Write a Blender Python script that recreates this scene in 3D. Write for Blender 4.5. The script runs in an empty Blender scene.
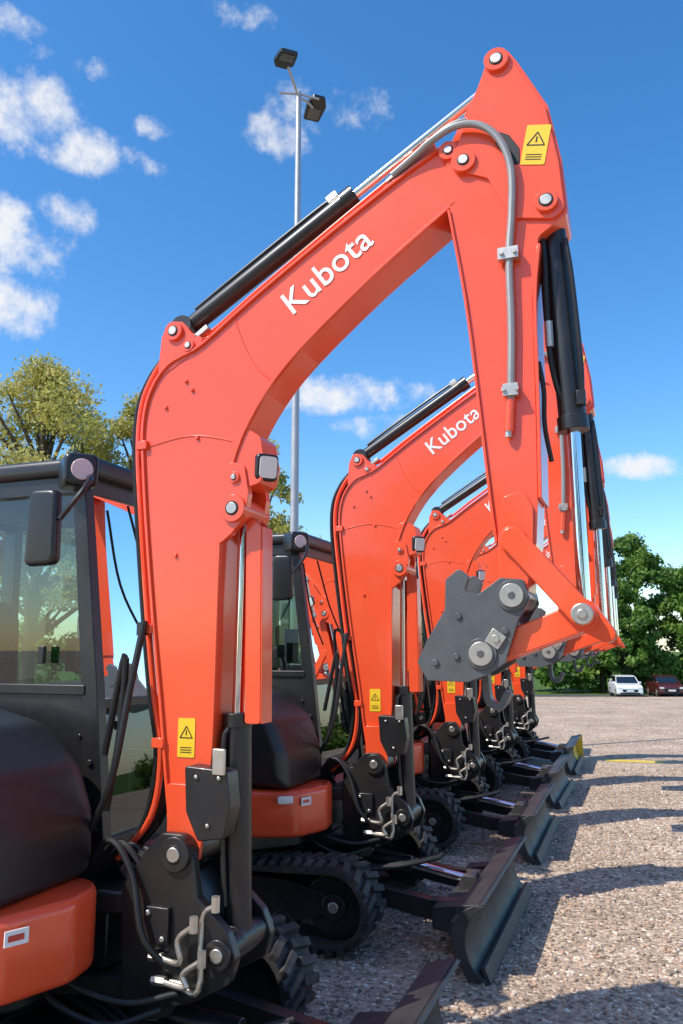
import bpy, math, random
import numpy as np
from mathutils import Vector, Matrix
random.seed(7); rng=np.random.default_rng(7)
scene=bpy.context.scene
col=scene.collection
rad=math.radians

# ------------------------------------------------------------------ materials
def newmat(name):
    m=bpy.data.materials.new(name); m.use_nodes=True
    nt=m.node_tree; b=nt.nodes['Principled BSDF']
    return m,nt,b
def N(nt,t,**kw):
    n=nt.nodes.new(t)
    for k,v in kw.items(): setattr(n,k,v)
    return n
def simple(name,colr,rough=.5,metal=0.,coat=0.,var=.12,scale=6.,rvar=.12,bump=0.,bscale=200.,dust=0.,coord='Object'):
    m,nt,b=newmat(name)
    tc=N(nt,'ShaderNodeTexCoord')
    n=N(nt,'ShaderNodeTexNoise'); n.inputs['Scale'].default_value=scale; n.inputs['Detail'].default_value=3
    nt.links.new(tc.outputs[coord],n.inputs['Vector'])
    mx=N(nt,'ShaderNodeMix',data_type='RGBA')
    mx.inputs['A'].default_value=(*[c*(1-var) for c in colr],1)
    mx.inputs['B'].default_value=(*[min(1,c*(1+var)) for c in colr],1)
    nt.links.new(n.outputs['Fac'],mx.inputs['Factor'])
    out=mx.outputs['Result']
    if dust>0:
        n3=N(nt,'ShaderNodeTexNoise'); n3.inputs['Scale'].default_value=4.; n3.inputs['Detail'].default_value=5
        n3.inputs['Roughness'].default_value=.7
        nt.links.new(tc.outputs[coord],n3.inputs['Vector'])
        mr=N(nt,'ShaderNodeMapRange'); mr.inputs['From Min'].default_value=.45; mr.inputs['From Max'].default_value=.8
        mr.inputs['To Max'].default_value=dust
        nt.links.new(n3.outputs['Fac'],mr.inputs['Value'])
        m2=N(nt,'ShaderNodeMix',data_type='RGBA'); m2.inputs['B'].default_value=(.28,.23,.18,1)
        nt.links.new(mr.outputs['Result'],m2.inputs['Factor']); nt.links.new(out,m2.inputs['A']); out=m2.outputs['Result']
    nt.links.new(out,b.inputs['Base Color'])
    mr=N(nt,'ShaderNodeMapRange'); mr.inputs['To Min'].default_value=max(.02,rough-rvar); mr.inputs['To Max'].default_value=min(1,rough+rvar)
    nt.links.new(n.outputs['Fac'],mr.inputs['Value']); nt.links.new(mr.outputs['Result'],b.inputs['Roughness'])
    b.inputs['Metallic'].default_value=metal
    b.inputs['Coat Weight'].default_value=coat; b.inputs['Coat Roughness'].default_value=.08
    if bump>0:
        nb=N(nt,'ShaderNodeTexNoise'); nb.inputs['Scale'].default_value=bscale; nb.inputs['Detail'].default_value=1
        nt.links.new(tc.outputs[coord],nb.inputs['Vector'])
        bp=N(nt,'ShaderNodeBump'); bp.inputs['Strength'].default_value=bump; bp.inputs['Distance'].default_value=.002
        nt.links.new(nb.outputs['Fac'],bp.inputs['Height']); nt.links.new(bp.outputs['Normal'],b.inputs['Normal'])
    return m
ORANGE=simple('orange_paint',(.89,.092,.026),.26,0,.5,.06,3.,.07,.14,9.,dust=.07)
BLACK=simple('black_paint',(.013,.013,.014),.36,0,.1,.2,5,.1,.0,300.,dust=.07)
PLASTIC=simple('black_plastic_hood',(.016,.016,.017),.36,0,0.,.15,5,.07,.3,500.,dust=.02)
GREY=simple('blade_grey_paint',(.028,.029,.031),.52,0,0,.25,7,.12,.2,200.,dust=.16)
RUBBER=simple('track_rubber',(.026,.024,.022),.75,0,0,.3,12,.1,.0,150.,dust=.5)
HOSE=simple('hose_rubber',(.012,.012,.012),.5,0,0,.2,20,.1)
CHROME=simple('chrome_rod',(.85,.86,.88),.1,1.,0,.02,5,.04)
ZINC=simple('zinc_plated',(.58,.54,.47),.38,.85,0,.12,30,.1,.2,300.)
TUBE=simple('grey_hose_sleeve',(.30,.30,.29),.42,.3,0,.1,30,.08)
CAST=simple('coupler_cast_grey',(.10,.107,.115),.45,.3,.1,.2,12,.1,.4,150.,dust=.15)
YEL=simple('yellow_label',(.85,.55,.02),.45,0,0,.03)
BLK=simple('label_black',(.01,.01,.01),.5)
WHITE=simple('white_vinyl',(.82,.81,.79),.4,0,0,.02)
LENS=simple('lamp_lens',(.75,.75,.72),.12,.0,1.,.1,80,.05)
PINK=simple('lamp_lens_pink',(.75,.5,.46),.15,.0,1.,.1,80,.05)
REDL=simple('red_reflector',(.5,.01,.01),.2,0,1.)
YPAINT=simple('yellow_paint_worn',(.72,.50,.04),.6,0,0,.2,8,.1,.2,100,dust=.2)
SEAT=simple('seat_fabric',(.04,.04,.042),.85,0,0,.2,30,.05)
STEEL=simple('galvanised_steel',(.42,.43,.44),.5,.6,0,.12,8,.1)
BARK=simple('bark',(.10,.075,.05),.9,0,0,.4,6,.05)
CARW=simple('car_paint_white',(.75,.75,.75),.3,0,.6,.03)
CARD=simple('car_paint_dark_red',(.09,.015,.015),.3,.2,.6,.03)
CARG=simple('car_glass_dark',(.01,.012,.014),.06,0,1.,.05)

def glassmat():
    m=bpy.data.materials.new('cab_glass'); m.use_nodes=True; nt=m.node_tree; nt.nodes.clear()
    o=N(nt,'ShaderNodeOutputMaterial'); mx=N(nt,'ShaderNodeMixShader')
    t=N(nt,'ShaderNodeBsdfTransparent'); t.inputs['Color'].default_value=(.62,.76,.71,1)
    g=N(nt,'ShaderNodeBsdfGlossy'); g.inputs['Roughness'].default_value=.01; g.inputs['Color'].default_value=(.95,.97,.97,1)
    fr=N(nt,'ShaderNodeFresnel'); fr.inputs['IOR'].default_value=1.75
    nt.links.new(fr.outputs[0],mx.inputs[0]); nt.links.new(t.outputs[0],mx.inputs[1]); nt.links.new(g.outputs[0],mx.inputs[2])
    nt.links.new(mx.outputs[0],o.inputs[0]); return m
GLASS=glassmat()

def leafmat(name,c1,c2,c3,trl=.4):
    m=bpy.data.materials.new(name); m.use_nodes=True; nt=m.node_tree; b=nt.nodes['Principled BSDF']
    at=N(nt,'ShaderNodeAttribute'); at.attribute_name='tint'
    r=N(nt,'ShaderNodeValToRGB'); e=r.color_ramp.elements
    e[0].position=.1; e[0].color=(*c1,1); e[1].position=.9; e[1].color=(*c3,1)
    x=r.color_ramp.elements.new(.5); x.color=(*c2,1)
    nt.links.new(at.outputs['Fac'],r.inputs[0]); nt.links.new(r.outputs[0],b.inputs['Base Color'])
    b.inputs['Roughness'].default_value=.6
    tr=N(nt,'ShaderNodeBsdfTranslucent'); nt.links.new(r.outputs[0],tr.inputs['Color'])
    mx=N(nt,'ShaderNodeMixShader'); mx.inputs[0].default_value=trl
    o=nt.nodes['Material Output']; nt.links.new(b.outputs[0],mx.inputs[1]); nt.links.new(tr.outputs[0],mx.inputs[2]); nt.links.new(mx.outputs[0],o.inputs[0])
    return m
LEAF_Y=leafmat('leaves_spring_olive',(.26,.28,.05),(.50,.47,.11),(.66,.56,.22),.45)
LEAF_G=leafmat('leaves_green',(.045,.11,.016),(.12,.24,.035),(.26,.38,.06))

# ------------------------------------------------------------------ geometry helpers
def fillet(pts,r,n=4):
    out=[];L=len(pts)
    for i in range(L):
        a=Vector(pts[i-1]);b=Vector(pts[i]);c=Vector(pts[(i+1)%L])
        u=(a-b);w=(c-b);lu,lw=u.length,w.length
        if lu<1e-6 or lw<1e-6: continue
        u/=lu;w/=lw
        ang=math.acos(max(-1,min(1,u.dot(w))))
        if ang>rad(172): out.append(tuple(b));continue
        rr=r if not isinstance(r,(list,tuple)) else r[i]
        t=min(rr/math.tan(ang/2),lu*.48,lw*.48)
        p0=b+u*t;p1=b+w*t
        for k in range(n+1):
            s=k/n
            q=p0*(1-s)**2+b*2*s*(1-s)+p1*s*s
            out.append(tuple(q))
    return out
def catmull(pts,n=6):
    P=[Vector(p) for p in pts];out=[]
    P=[P[0]*2-P[1]]+P+[P[-1]*2-P[-2]]
    for i in range(1,len(P)-2):
        for k in range(n):
            t=k/n
            out.append(.5*((2*P[i])+(-P[i-1]+P[i+1])*t+(2*P[i-1]-5*P[i]+4*P[i+1]-P[i+2])*t*t+(-P[i-1]+3*P[i]-3*P[i+1]+P[i+2])*t**3))
    out.append(P[-2]);return out
class Part:
    def __init__(s,name): s.name=name;s.v=[];s.f=[];s.m=[];s.mats=[]
    def mi(s,m):
        if m not in s.mats: s.mats.append(m)
        return s.mats.index(m)
    def add(s,vs,fs,m):
        o=len(s.v); s.v+= [tuple(v) for v in vs]; i=s.mi(m)
        for f in fs: s.f.append([o+k for k in f]); s.m.append(i)
    def prism(s,poly,a,b,m,axis='y',M=None):
        n=len(poly)
        def P(p,h):
            if axis=='y': v=(p[0],h,p[1])
            elif axis=='z': v=(p[0],p[1],h)
            else: v=(h,p[0],p[1])
            return M@Vector(v) if M else v
        vs=[P(p,a) for p in poly]+[P(p,b) for p in poly]
        fs=[list(range(n)),list(range(2*n-1,n-1,-1))]+[[i,i+n,(i+1)%n+n,(i+1)%n] for i in range(n)]
        s.add(vs,fs,m)
    def pillow(s,poly,a,b,r,m,axis='y',both=True,n=5,M=None):
        cx=sum(p[0] for p in poly)/len(poly);cz=sum(p[1] for p in poly)/len(poly)
        hx=max(abs(p[0]-cx) for p in poly);hz=max(abs(p[1]-cz) for p in poly)
        st=[]
        sg=1 if b>a else -1
        for k in range(n+1):
            th=k/n*math.pi/2
            st.append((a+sg*r*(1-math.cos(th)), r*(1-math.sin(th))))
        if both:
            for k in range(n,-1,-1):
                th=k/n*math.pi/2
                st.append((b-sg*r*(1-math.cos(th)), r*(1-math.sin(th))))
        else: st.append((b,0))
        L=len(poly);vs=[]
        for h,ins in st:
            fx=1-ins/hx;fz=1-ins/hz
            for p in poly:
                q=(cx+(p[0]-cx)*fx,cz+(p[1]-cz)*fz)
                if axis=='y': v=(q[0],h,q[1])
                elif axis=='z': v=(q[0],q[1],h)
                else: v=(h,q[0],q[1])
                vs.append(M@Vector(v) if M else v)
        fs=[list(range(L)),list(range(len(vs)-1,len(vs)-L-1,-1))]
        for j in range(len(st)-1):
            for i in range(L): fs.append([j*L+i,(j+1)*L+i,(j+1)*L+(i+1)%L,j*L+(i+1)%L])
        s.add(vs,fs,m)
    def box(s,c,d,m,rot=None):
        M=Matrix.Translation(c)@(rot.to_4x4() if rot else Matrix.Identity(4))
        x,y,z=[k/2 for k in d]
        vs=[M@Vector(v) for v in [(-x,-y,-z),(x,-y,-z),(x,y,-z),(-x,y,-z),(-x,-y,z),(x,-y,z),(x,y,z),(-x,y,z)]]
        s.add(vs,[[0,3,2,1],[4,5,6,7],[0,1,5,4],[1,2,6,5],[2,3,7,6],[3,0,4,7]],m)
    def cyl(s,p0,p1,r,m,n=24,r1=None,cap=True):
        p0=Vector(p0);p1=Vector(p1);d=(p1-p0).normalized();q=d.to_track_quat('Z','Y').to_matrix()
        r1=r if r1 is None else r1
        vs=[p0+q@Vector((r*math.cos(2*math.pi*i/n),r*math.sin(2*math.pi*i/n),0)) for i in range(n)]
        vs+=[p1+q@Vector((r1*math.cos(2*math.pi*i/n),r1*math.sin(2*math.pi*i/n),0)) for i in range(n)]
        fs=[[i,(i+1)%n,(i+1)%n+n,i+n] for i in range(n)]
        if cap: fs+=[list(range(n-1,-1,-1)),list(range(n,2*n))]
        s.add(vs,fs,m)
    def tube(s,pts,r,m,n=10,sm=5,rs=None):
        P=catmull([Vector(p) for p in pts],sm) if sm else [Vector(p) for p in pts]
        vs=[];L=len(P);up=None
        for i,p in enumerate(P):
            d=(P[min(i+1,L-1)]-P[max(i-1,0)]).normalized()
            if up is None:
                up=Vector((0,0,1)) if abs(d.z)<.9 else Vector((0,1,0))
            x=d.cross(up).normalized();up=x.cross(d).normalized()
            rr=r if rs is None else rs[0]+(rs[1]-rs[0])*i/(L-1)
            for k in range(n):
                a=2*math.pi*k/n; vs.append(p+(x*math.cos(a)+up*math.sin(a))*rr)
        fs=[[j*n+k,j*n+(k+1)%n,(j+1)*n+(k+1)%n,(j+1)*n+k] for j in range(L-1) for k in range(n)]
        fs+=[list(range(n-1,-1,-1)),list(range((L-1)*n,L*n))]
        s.add(vs,fs,m)
    def ribbon(s,path,t,a,b,m,closed=False):
        # path in xz; thickness t to left side
        P=[Vector(p) for p in path];L=len(P);off=[]
        for i in range(L):
            if closed: d=P[(i+1)%L]-P[i-1]
            else: d=P[min(i+1,L-1)]-P[max(i-1,0)]
            d.normalize(); off.append(P[i]+Vector((-d.y,d.x))*t)
        vs=[]
        for i in range(L):
            for q,h in ((P[i],a),(P[i],b),(off[i],b),(off[i],a)): vs.append((q.x,h,q.y))
        fs=[];K=L if closed else L-1
        for i in range(K):
            j=(i+1)%L
            for k in range(4): fs.append([i*4+k,i*4+(k+1)%4,j*4+(k+1)%4,j*4+k])
        if not closed: fs+=[[3,2,1,0],[(L-1)*4+k for k in range(4)]]
        s.add(vs,fs,m)
    def boss(s,x,z,y0,y1,r,m,pm=None,pr=None,ext=.006):
        s.cyl((x,y0,z),(x,y1,z),r,m,28)
        if pm:
            pr=pr or r*.55
            s.cyl((x,y0-.001,z),(x,y1+.001,z),pr*1.3,BLK,20)
            s.cyl((x,y0-ext,z),(x,y1+ext,z),pr,pm,20)
    def bolt(s,x,y,z,m,r=.011,d=(0,-1,0)):
        v=Vector((x,y,z)); s.cyl(v,v+Vector(d)*.008,r,m,6)
    def build(s,parent=None,bevel=.004,ang=35,seg=2,smooth=True):
        me=bpy.data.meshes.new(s.name); me.from_pydata(s.v,[],s.f)
        for m in s.mats: me.materials.append(m)
        me.polygons.foreach_set('material_index',s.m)
        import bmesh
        bm=bmesh.new();bm.from_mesh(me);bmesh.ops.recalc_face_normals(bm,faces=bm.faces);bm.to_mesh(me);bm.free()
        if smooth:
            me.polygons.foreach_set('use_smooth',[True]*len(me.polygons)); me.set_sharp_from_angle(angle=rad(ang))
        me.update()
        o=bpy.data.objects.new(s.name,me);col.objects.link(o)
        if parent: o.parent=parent
        if bevel:
            b=o.modifiers.new('b','BEVEL');b.width=bevel;b.segments=seg;b.limit_method='ANGLE';b.angle_limit=rad(40);b.use_clamp_overlap=True
        return o
def empty(name,loc=(0,0,0),rz=0):
    e=bpy.data.objects.new(name,None);e.location=loc;e.rotation_euler=(0,0,rz);e.empty_display_size=.3;col.objects.link(e);return e

# ------------------------------------------------------------------ excavator (local x forward, y left, z up)
ex=empty('mini_excavator')
# ---- boom
bo=Part('boom')
outer=[(0.991,0.982),(0.962,1.171),(0.923,1.456),(0.878,1.753),(0.827,2.144),(0.800,2.40),(0.792,2.52),(0.806,2.63),(0.845,2.72),(0.905,2.785),(0.975,2.815),(1.059,2.850),(1.277,3.005),(1.613,3.225),(1.893,3.395),(2.047,3.475),(2.120,3.456),(2.17,3.38)]
inner=[(2.16,3.30),(2.100,3.235),(2.042,3.196),(1.773,3.000),(1.493,2.765),(1.349,2.605),(1.252,2.44),(1.200,2.277),(1.172,2.125),(1.165,1.823),(1.162,1.461),(1.155,1.233),(1.125,1.08),(1.11,0.96)]
out=fillet([*outer,*inner,(1.06,.885),(1.0,.90)],.03,3)
bo.prism(out,-.082,.082,ORANGE)
bo.ribbon(catmull([Vector(p) for p in outer[:-2]],3),-.012,-.094,.094,ORANGE)
bo.ribbon(catmull([Vector(p) for p in inner[1:-1]],3),-.012,-.094,.094,ORANGE)
for y in(-.1,.1):
    s=-1 if y<0 else 1
    bo.prism(fillet([(0.985,0.90),(1.12,.90),(1.135,1.02),(1.15,1.16),(0.975,1.16),(.985,1.02)],.02),s*.083,s*.1,ORANGE)
    bo.prism(fillet([(0.855,2.72),(0.868,2.90),(0.90,2.965),(0.965,2.955),(1.01,2.90),(1.075,2.868),(.98,2.79)],.025),s*.05,s*.085,ORANGE)
    bo.prism(fillet([(1.15,2.02),(1.16,2.30),(1.20,2.35),(1.265,2.33),(1.285,2.22),(1.27,2.13),(1.215,2.07)],.02),s*.06,s*.095,ORANGE)
    # weld seam where the elbow plate joins the straight boom sections
    bo.tube([(.805,s*.0825,2.44),(.98,s*.0825,2.47),(1.10,s*.0825,2.46),(1.25,s*.0825,2.42)],.0035,ORANGE,n=6,sm=3)
    bo.tube([(1.20,s*.0825,2.94),(1.24,s*.0825,2.83),(1.30,s*.0825,2.72),(1.38,s*.0825,2.645)],.0035,ORANGE,n=6,sm=3)
bo.boss(1.06,.935,-.115,.115,.052,ORANGE,ZINC,.03)
bo.boss(0.93,2.915,-.10,.10,.040,ORANGE,ZINC,.018)
bo.boss(1.0,2.845,-.097,.097,.026,ORANGE,ZINC,.012)
bo.boss(1.225,2.165,-.112,.112,.052,ORANGE,ZINC,.022)
bo.boss(1.225,2.285,-.105,.105,.022,ORANGE,ZINC,.010)
bo.boss(2.078,3.445,-.105,.105,.036,ORANGE,ZINC,.015)
bo.box((1.90,-.06,3.43),(.16,.05,.012),ZINC,Matrix.Rotation(-rad(33),3,'Y'))
bo.box((1.98,-.08,3.47),(.10,.04,.02),ZINC,Matrix.Rotation(-rad(30),3,'Y'))
bo.box((1.05,-.07,2.90),(.07,.03,.02),ZINC,Matrix.Rotation(-rad(33),3,'Y'))
for x,z in((.99,2.70),(1.02,2.66),(.90,2.60),(1.05,2.46),(.97,2.0)): bo.bolt(x,-.083,z,ORANGE,.009)
for x,z in((.80,2.45),(.86,1.72),(.93,1.30)): bo.box((x,0,z),(.05,.20,.035),ORANGE)
bo.box((.845,-.10,1.72),(.04,.02,.05),BLACK)
# orange work light bracket
bo.prism(fillet([(1.19,2.35),(1.21,2.46),(1.27,2.475),(1.325,2.44),(1.345,2.33),(1.33,2.26),(1.25,2.24)],.03),-.085,.055,ORANGE)
boomo=bo.build(ex,.004)
# ---- pipes / hoses
ho=Part('hydraulic_hoses')
for k,(off,y,m) in enumerate([(.0,-.045,ORANGE),(.0,.0,HOSE),(.0,.045,HOSE),(.035,-.02,HOSE)]):
    ho.tube([(.97-off,y,2.93),(.90-off,y,2.86),(.82-off,y,2.77),(.762-off,y,2.64),(.752-off,y,2.45),(.782-off,y,2.15),(.832-off,y,1.75),(.875-off,y,1.46),(.90-off,y+.02,1.25),(.86-off,y+.03,1.02),(.72,y+.03,.86)],.0125,m)
for y in(-.055,-.03):
    ho.tube([(.99,y,2.90),(1.08,y,2.905),(1.28,y,3.045),(1.61,y,3.262),(1.86,y,3.42),(1.95,y,3.47)],.008,ORANGE)
ho.tube([(1.86,-.09,3.40),(1.96,-.105,3.455),(2.02,-.12,3.485),(2.111,-.13,3.515),(2.20,-.135,3.495),(2.27,-.135,3.42),(2.305,-.13,3.30),(2.30,-.12,3.14),(2.285,-.115,2.98),(2.283,-.112,2.72),(2.272,-.11,2.47)],.0135,TUBE)
ho.tube([(1.88,-.07,3.41),(1.99,-.08,3.50),(2.10,-.09,3.555),(2.20,-.09,3.54),(2.285,-.09,3.46)],.011,TUBE)
# hoses beside bucket cylinder
ho.tube([(2.34,-.05,3.10),(2.392,-.055,3.06),(2.398,-.055,2.85),(2.40,-.05,2.65),(2.418,-.04,2.52),(2.44,-.02,2.46)],.010,HOSE)
ho.tube([(2.34,-.01,3.12),(2.385,-.01,3.08),(2.388,-.01,2.9),(2.395,-.01,2.7),(2.41,0,2.6)],.010,HOSE)
ho.tube([(2.365,-.08,2.60),(2.378,-.08,2.50),(2.375,-.07,2.38),(2.39,-.045,2.26)],.008,HOSE)
ho.cyl((2.40,-.054,2.75),(2.401,-.05,2.66),.015,ZINC,8)
# hoses at swing post
for k in range(6):
    y=-.16+.055*k
    ho.tube([(.62,y*.6,.78),(.78,y,.96-.02*k),(.90,y-.02,.86),(.98,y-.05,.66+.01*k),(1.10,y*.9,.55),(1.22,y*.7,.60)],.012,HOSE)
for k,(a,b) in enumerate([((1.0,-.17,.60),(1.16,-.19,.72)),((1.02,-.18,.53),(1.20,-.20,.62)),((1.08,-.16,.52),(1.22,-.15,.78))]):
    ho.tube([a,((a[0]+b[0])/2+.03,a[1]-.02,a[2]+.0),((a[0]+b[0])/2+.02,b[1],b[2]-.05),b],.010,ZINC)
    ho.cyl(Vector(a)-Vector((.02,0,0)),Vector(a)+Vector((.03,0,0)),.016,ZINC,6)
    ho.cyl(Vector(b)-Vector((0,0,.02)),Vector(b)+Vector((0,0,.03)),.016,ZINC,6)
for y in(-.08,-.04,.0):
    ho.tube([(.45,y,.42),(.75,y-.1,.40),(1.0,y-.14,.33),(1.25,y-.10,.36),(1.45,y,.40)],.012,HOSE)
ho.tube([(.55,-.30,.60),(.72,-.36,.50),(.90,-.30,.42),(1.05,-.20,.45)],.011,HOSE)
ho.tube([(.55,-.26,.62),(.75,-.30,.53),(.95,-.26,.48),(1.10,-.18,.50)],.011,HOSE)
ho.tube([(.70,-.10,1.25),(.80,-.14,1.62),(.78,-.12,1.35),(.72,-.10,1.05)],.013,HOSE)
ho.tube([(.62,-.12,.9),(.78,-.17,1.15),(.83,-.14,1.5),(.86,-.11,1.75)],.013,HOSE)
for x,z,w in((2.283,2.99,.07),(2.274,2.50,.05)):
    ho.box((x,-.118,z),(w,.03,.042),ZINC); ho.bolt(x-.022,-.133,z,ZINC,.008);ho.bolt(x+.022,-.133,z,ZINC,.008)
ho.cyl((2.27,-.11,2.47),(2.262,-.11,2.36),.016,ORANGE,12)
ho.cyl((2.262,-.11,2.40),(2.26,-.11,2.34),.012,ZINC,8)
ho.build(ex,0)
# ---- boom cylinder + guard
bc=Part('boom_cylinder')
bc.cyl((1.23,0,.63),(1.212,0,1.38),.05,BLACK,28)
bc.cyl((1.212,0,1.36),(1.211,0,1.41),.055,BLACK,28)
bc.cyl((1.212,0,1.38),(1.222,0,2.16),.024,CHROME,20)
bc.cyl((1.23,-.06,.63),(1.23,.06,.63),.06,BLACK,24)
bc.tube([(1.205,-.055,.75),(1.19,-.06,1.0),(1.185,-.06,1.3),(1.20,-.05,1.36)],.010,BLACK)
gp=fillet([(1.262,1.375),(1.325,1.375),(1.315,2.10),(1.285,2.13),(1.252,2.12)],.015)
bc.prism(gp,-.045,-.037,ORANGE)
bc.prism(gp,.037,.045,ORANGE)
bc.ribbon([(1.325,1.376),(1.316,2.10)],-.006,-.043,.043,ORANGE)
bc.build(ex,.002)
# ---- arm cylinder
ac=Part('arm_cylinder')
A=Vector((.93,0,2.955));B=Vector((2.262,0,3.765));dr=(B-A).normalized()
ac.cyl(A,A+dr*.86,.038,BLACK,28); ac.cyl(A+dr*.82,A+dr*.88,.044,BLACK,28)
ac.cyl(A+dr*.86,B,.020,CHROME,20); ac.cyl(A+Vector((0,-.045,0)),A+Vector((0,.045,0)),.05,BLACK,24)
ac.cyl(B+Vector((0,-.035,0)),B+Vector((0,.035,0)),.045,ORANGE,24)
nrm=Vector((-dr.z,0,dr.x))
ac.tube([A+dr*.08+nrm*.05,A+dr*.3+nrm*.055,A+dr*.75+nrm*.055,A+dr*.82+nrm*.035],.009,BLACK)
ac.box(A+dr*.80+nrm*.05,(.05,.04,.03),ZINC,Matrix.Rotation(-math.atan2(dr.z,dr.x),3,'Y'))
ac.build(ex,.002)
# ---- arm
ar=Part('arm')
ao=[(2.219,3.751),(2.235,3.80),(2.27,3.815),(2.305,3.80),(2.34,3.74),(2.439,3.537),(2.476,3.315),(2.487,3.116),(2.443,3.088),(2.385,3.05),(2.356,2.82),(2.352,2.464),(2.345,2.123),(2.335,1.985),(2.312,1.90),(2.30,1.80),(2.256,1.765),(2.215,1.80),(2.211,1.981),(2.196,2.133),(2.166,2.484),(2.131,2.854),(2.079,3.209),(2.060,3.332),(2.074,3.45),(2.13,3.56),(2.194,3.68)]
ar.prism(fillet(ao,.03,4),-.094,.094,ORANGE)
ar.ribbon(catmull([Vector(p) for p in [(2.38,3.02),(2.358,2.82),(2.354,2.464),(2.347,2.13)]],3),.012,-.104,.104,ORANGE)
ar.ribbon(catmull([Vector(p) for p in [(2.211,1.99),(2.196,2.133),(2.166,2.484),(2.131,2.854),(2.079,3.209)]],3),.010,-.104,.104,ORANGE)
for s in(-1,1):
    ar.prism(fillet([(2.225,3.75),(2.27,3.80),(2.31,3.77),(2.43,3.53),(2.466,3.31),(2.477,3.13),(2.44,3.10),(2.30,3.13),(2.22,3.30),(2.14,3.34),(2.10,3.42),(2.16,3.58)],.03),s*.093,s*.106,ORANGE)
    ar.prism(fillet([(2.215,1.80),(2.256,1.77),(2.296,1.80),(2.325,1.98),(2.33,2.10),(2.30,2.16),(2.23,2.14),(2.212,2.0)],.025),s*.093,s*.105,ORANGE)
ar.boss(2.266,3.755,-.122,.122,.045,ORANGE,ZINC,.020)
ar.boss(2.135,3.385,-.118,.118,.045,ORANGE,ZINC,.018)
ar.boss(2.418,3.165,-.122,.122,.040,ORANGE,ZINC,.020)
ar.boss(2.262,1.995,-.125,.125,.045,ORANGE,ZINC,.018)
ar.boss(2.256,1.812,-.13,.13,.05,ORANGE,ZINC,.038)
ar.prism(fillet([(2.25,3.43),(2.30,3.335),(2.335,3.325),(2.335,3.39),(2.30,3.45),(2.26,3.475)],.012),-.108,-.104,BLK)  # flat black plate stands in for the dark of an open gap in the arm head
ar.build(ex,.004)
# ---- bucket cylinder
bk=Part('bucket_cylinder')
bk.cyl((2.422,0,3.165),(2.462,0,2.39),.046,BLACK,28); bk.cyl((2.460,0,2.42),(2.463,0,2.37),.052,BLACK,28)
bk.cyl((2.422,-.05,3.165),(2.422,.05,3.165),.055,BLACK,24)
bk.cyl((2.462,0,2.39),(2.468,0,1.75),.022,CHROME,20)
bk.cyl((2.468,-.045,1.75),(2.468,.045,1.75),.046,ZINC,24)
bk.tube([(2.47,-.045,3.05),(2.485,-.05,2.9),(2.50,-.05,2.6),(2.497,-.04,2.46)],.009,BLACK)
bk.box((2.495,-.045,2.47),(.03,.03,.05),BLACK)
bk.build(ex,.002)
# ---- linkage
li=Part('bucket_linkage')
def bar(x0,z0,x1,z1,w0,w1,y0,y1,m):
    d=Vector((x1-x0,z1-z0)).normalized();n=Vector((-d.y,d.x));pts=[]
    for k in range(9):
        a=math.pi/2+math.pi*k/8;pts.append((x0+(d.x*math.cos(a)+n.x*math.sin(a))*w0,z0+(d.y*math.cos(a)+n.y*math.sin(a))*w0))
    for k in range(9):
        a=-math.pi/2+math.pi*k/8;pts.append((x1+(d.x*math.cos(a)+n.x*math.sin(a))*w1,z1+(d.y*math.cos(a)+n.y*math.sin(a))*w1))
    li.prism(pts,y0,y1,m)
for s in(-1,1):
    bar(2.262,1.995,2.468,1.75,.040,.040,s*.108,s*.132,ORANGE)
    bar(2.468,1.745,2.155,1.628,.046,.042,s*.05,s*.10,ORANGE)
bar(2.45,1.735,2.20,1.645,.035,.03,-.05,.05,ORANGE)
bar(2.468,1.75,2.535,1.69,.05,.028,-.09,.09,ORANGE)
li.cyl((2.468,-.145,1.75),(2.468,.145,1.75),.034,ZINC,24);li.cyl((2.468,-.152,1.75),(2.468,.152,1.75),.016,ZINC,12)
li.build(ex,.004)
# ---- quick coupler
qc=Part('quick_coupler')
co=[(1.939,1.601),(1.975,1.673),(2.035,1.771),(2.040,1.870),(2.085,1.905),(2.118,1.878),(2.100,1.829),(2.147,1.818),(2.220,1.870),(2.294,1.862),(2.310,1.798),(2.273,1.735),(2.225,1.60),(2.165,1.560),(2.106,1.538),(1.972,1.542)]
for s in(-1,1): qc.prism(fillet(co,.012,3),s*.104,s*.134 if s>0 else -.134,CAST)
qc.prism(fillet([(1.945,1.600),(1.98,1.667),(2.035,1.76),(2.09,1.77),(2.14,1.70),(2.10,1.58),(1.98,1.546)],.01),-.104,.104,CAST)
for x,z in((2.256,1.812),(2.152,1.628)):
    qc.cyl((x,-.142,z),(x,.142,z),.05,CAST,28);qc.cyl((x,-.152,z),(x,.152,z),.038,ZINC,28);qc.cyl((x,-.155,z),(x,.155,z),.012,CAST,12)
qc.box((2.20,-.139,1.675),(.05,.012,.05),ZINC,Matrix.Rotation(rad(-55),3,'Y'));qc.bolt(2.20,-.145,1.675,ZINC,.014)
for x,z in((2.00,1.60),(2.07,1.62),(2.08,1.75),(2.23,1.70)): qc.bolt(x,-.134,z,CAST,.012)
qc.ribbon(catmull([Vector(p) for p in [(2.13,1.56),(2.14,1.47),(2.19,1.445),(2.225,1.50)]],4),.022,-.03,.03,CAST)
qc.build(ex,.004)
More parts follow.
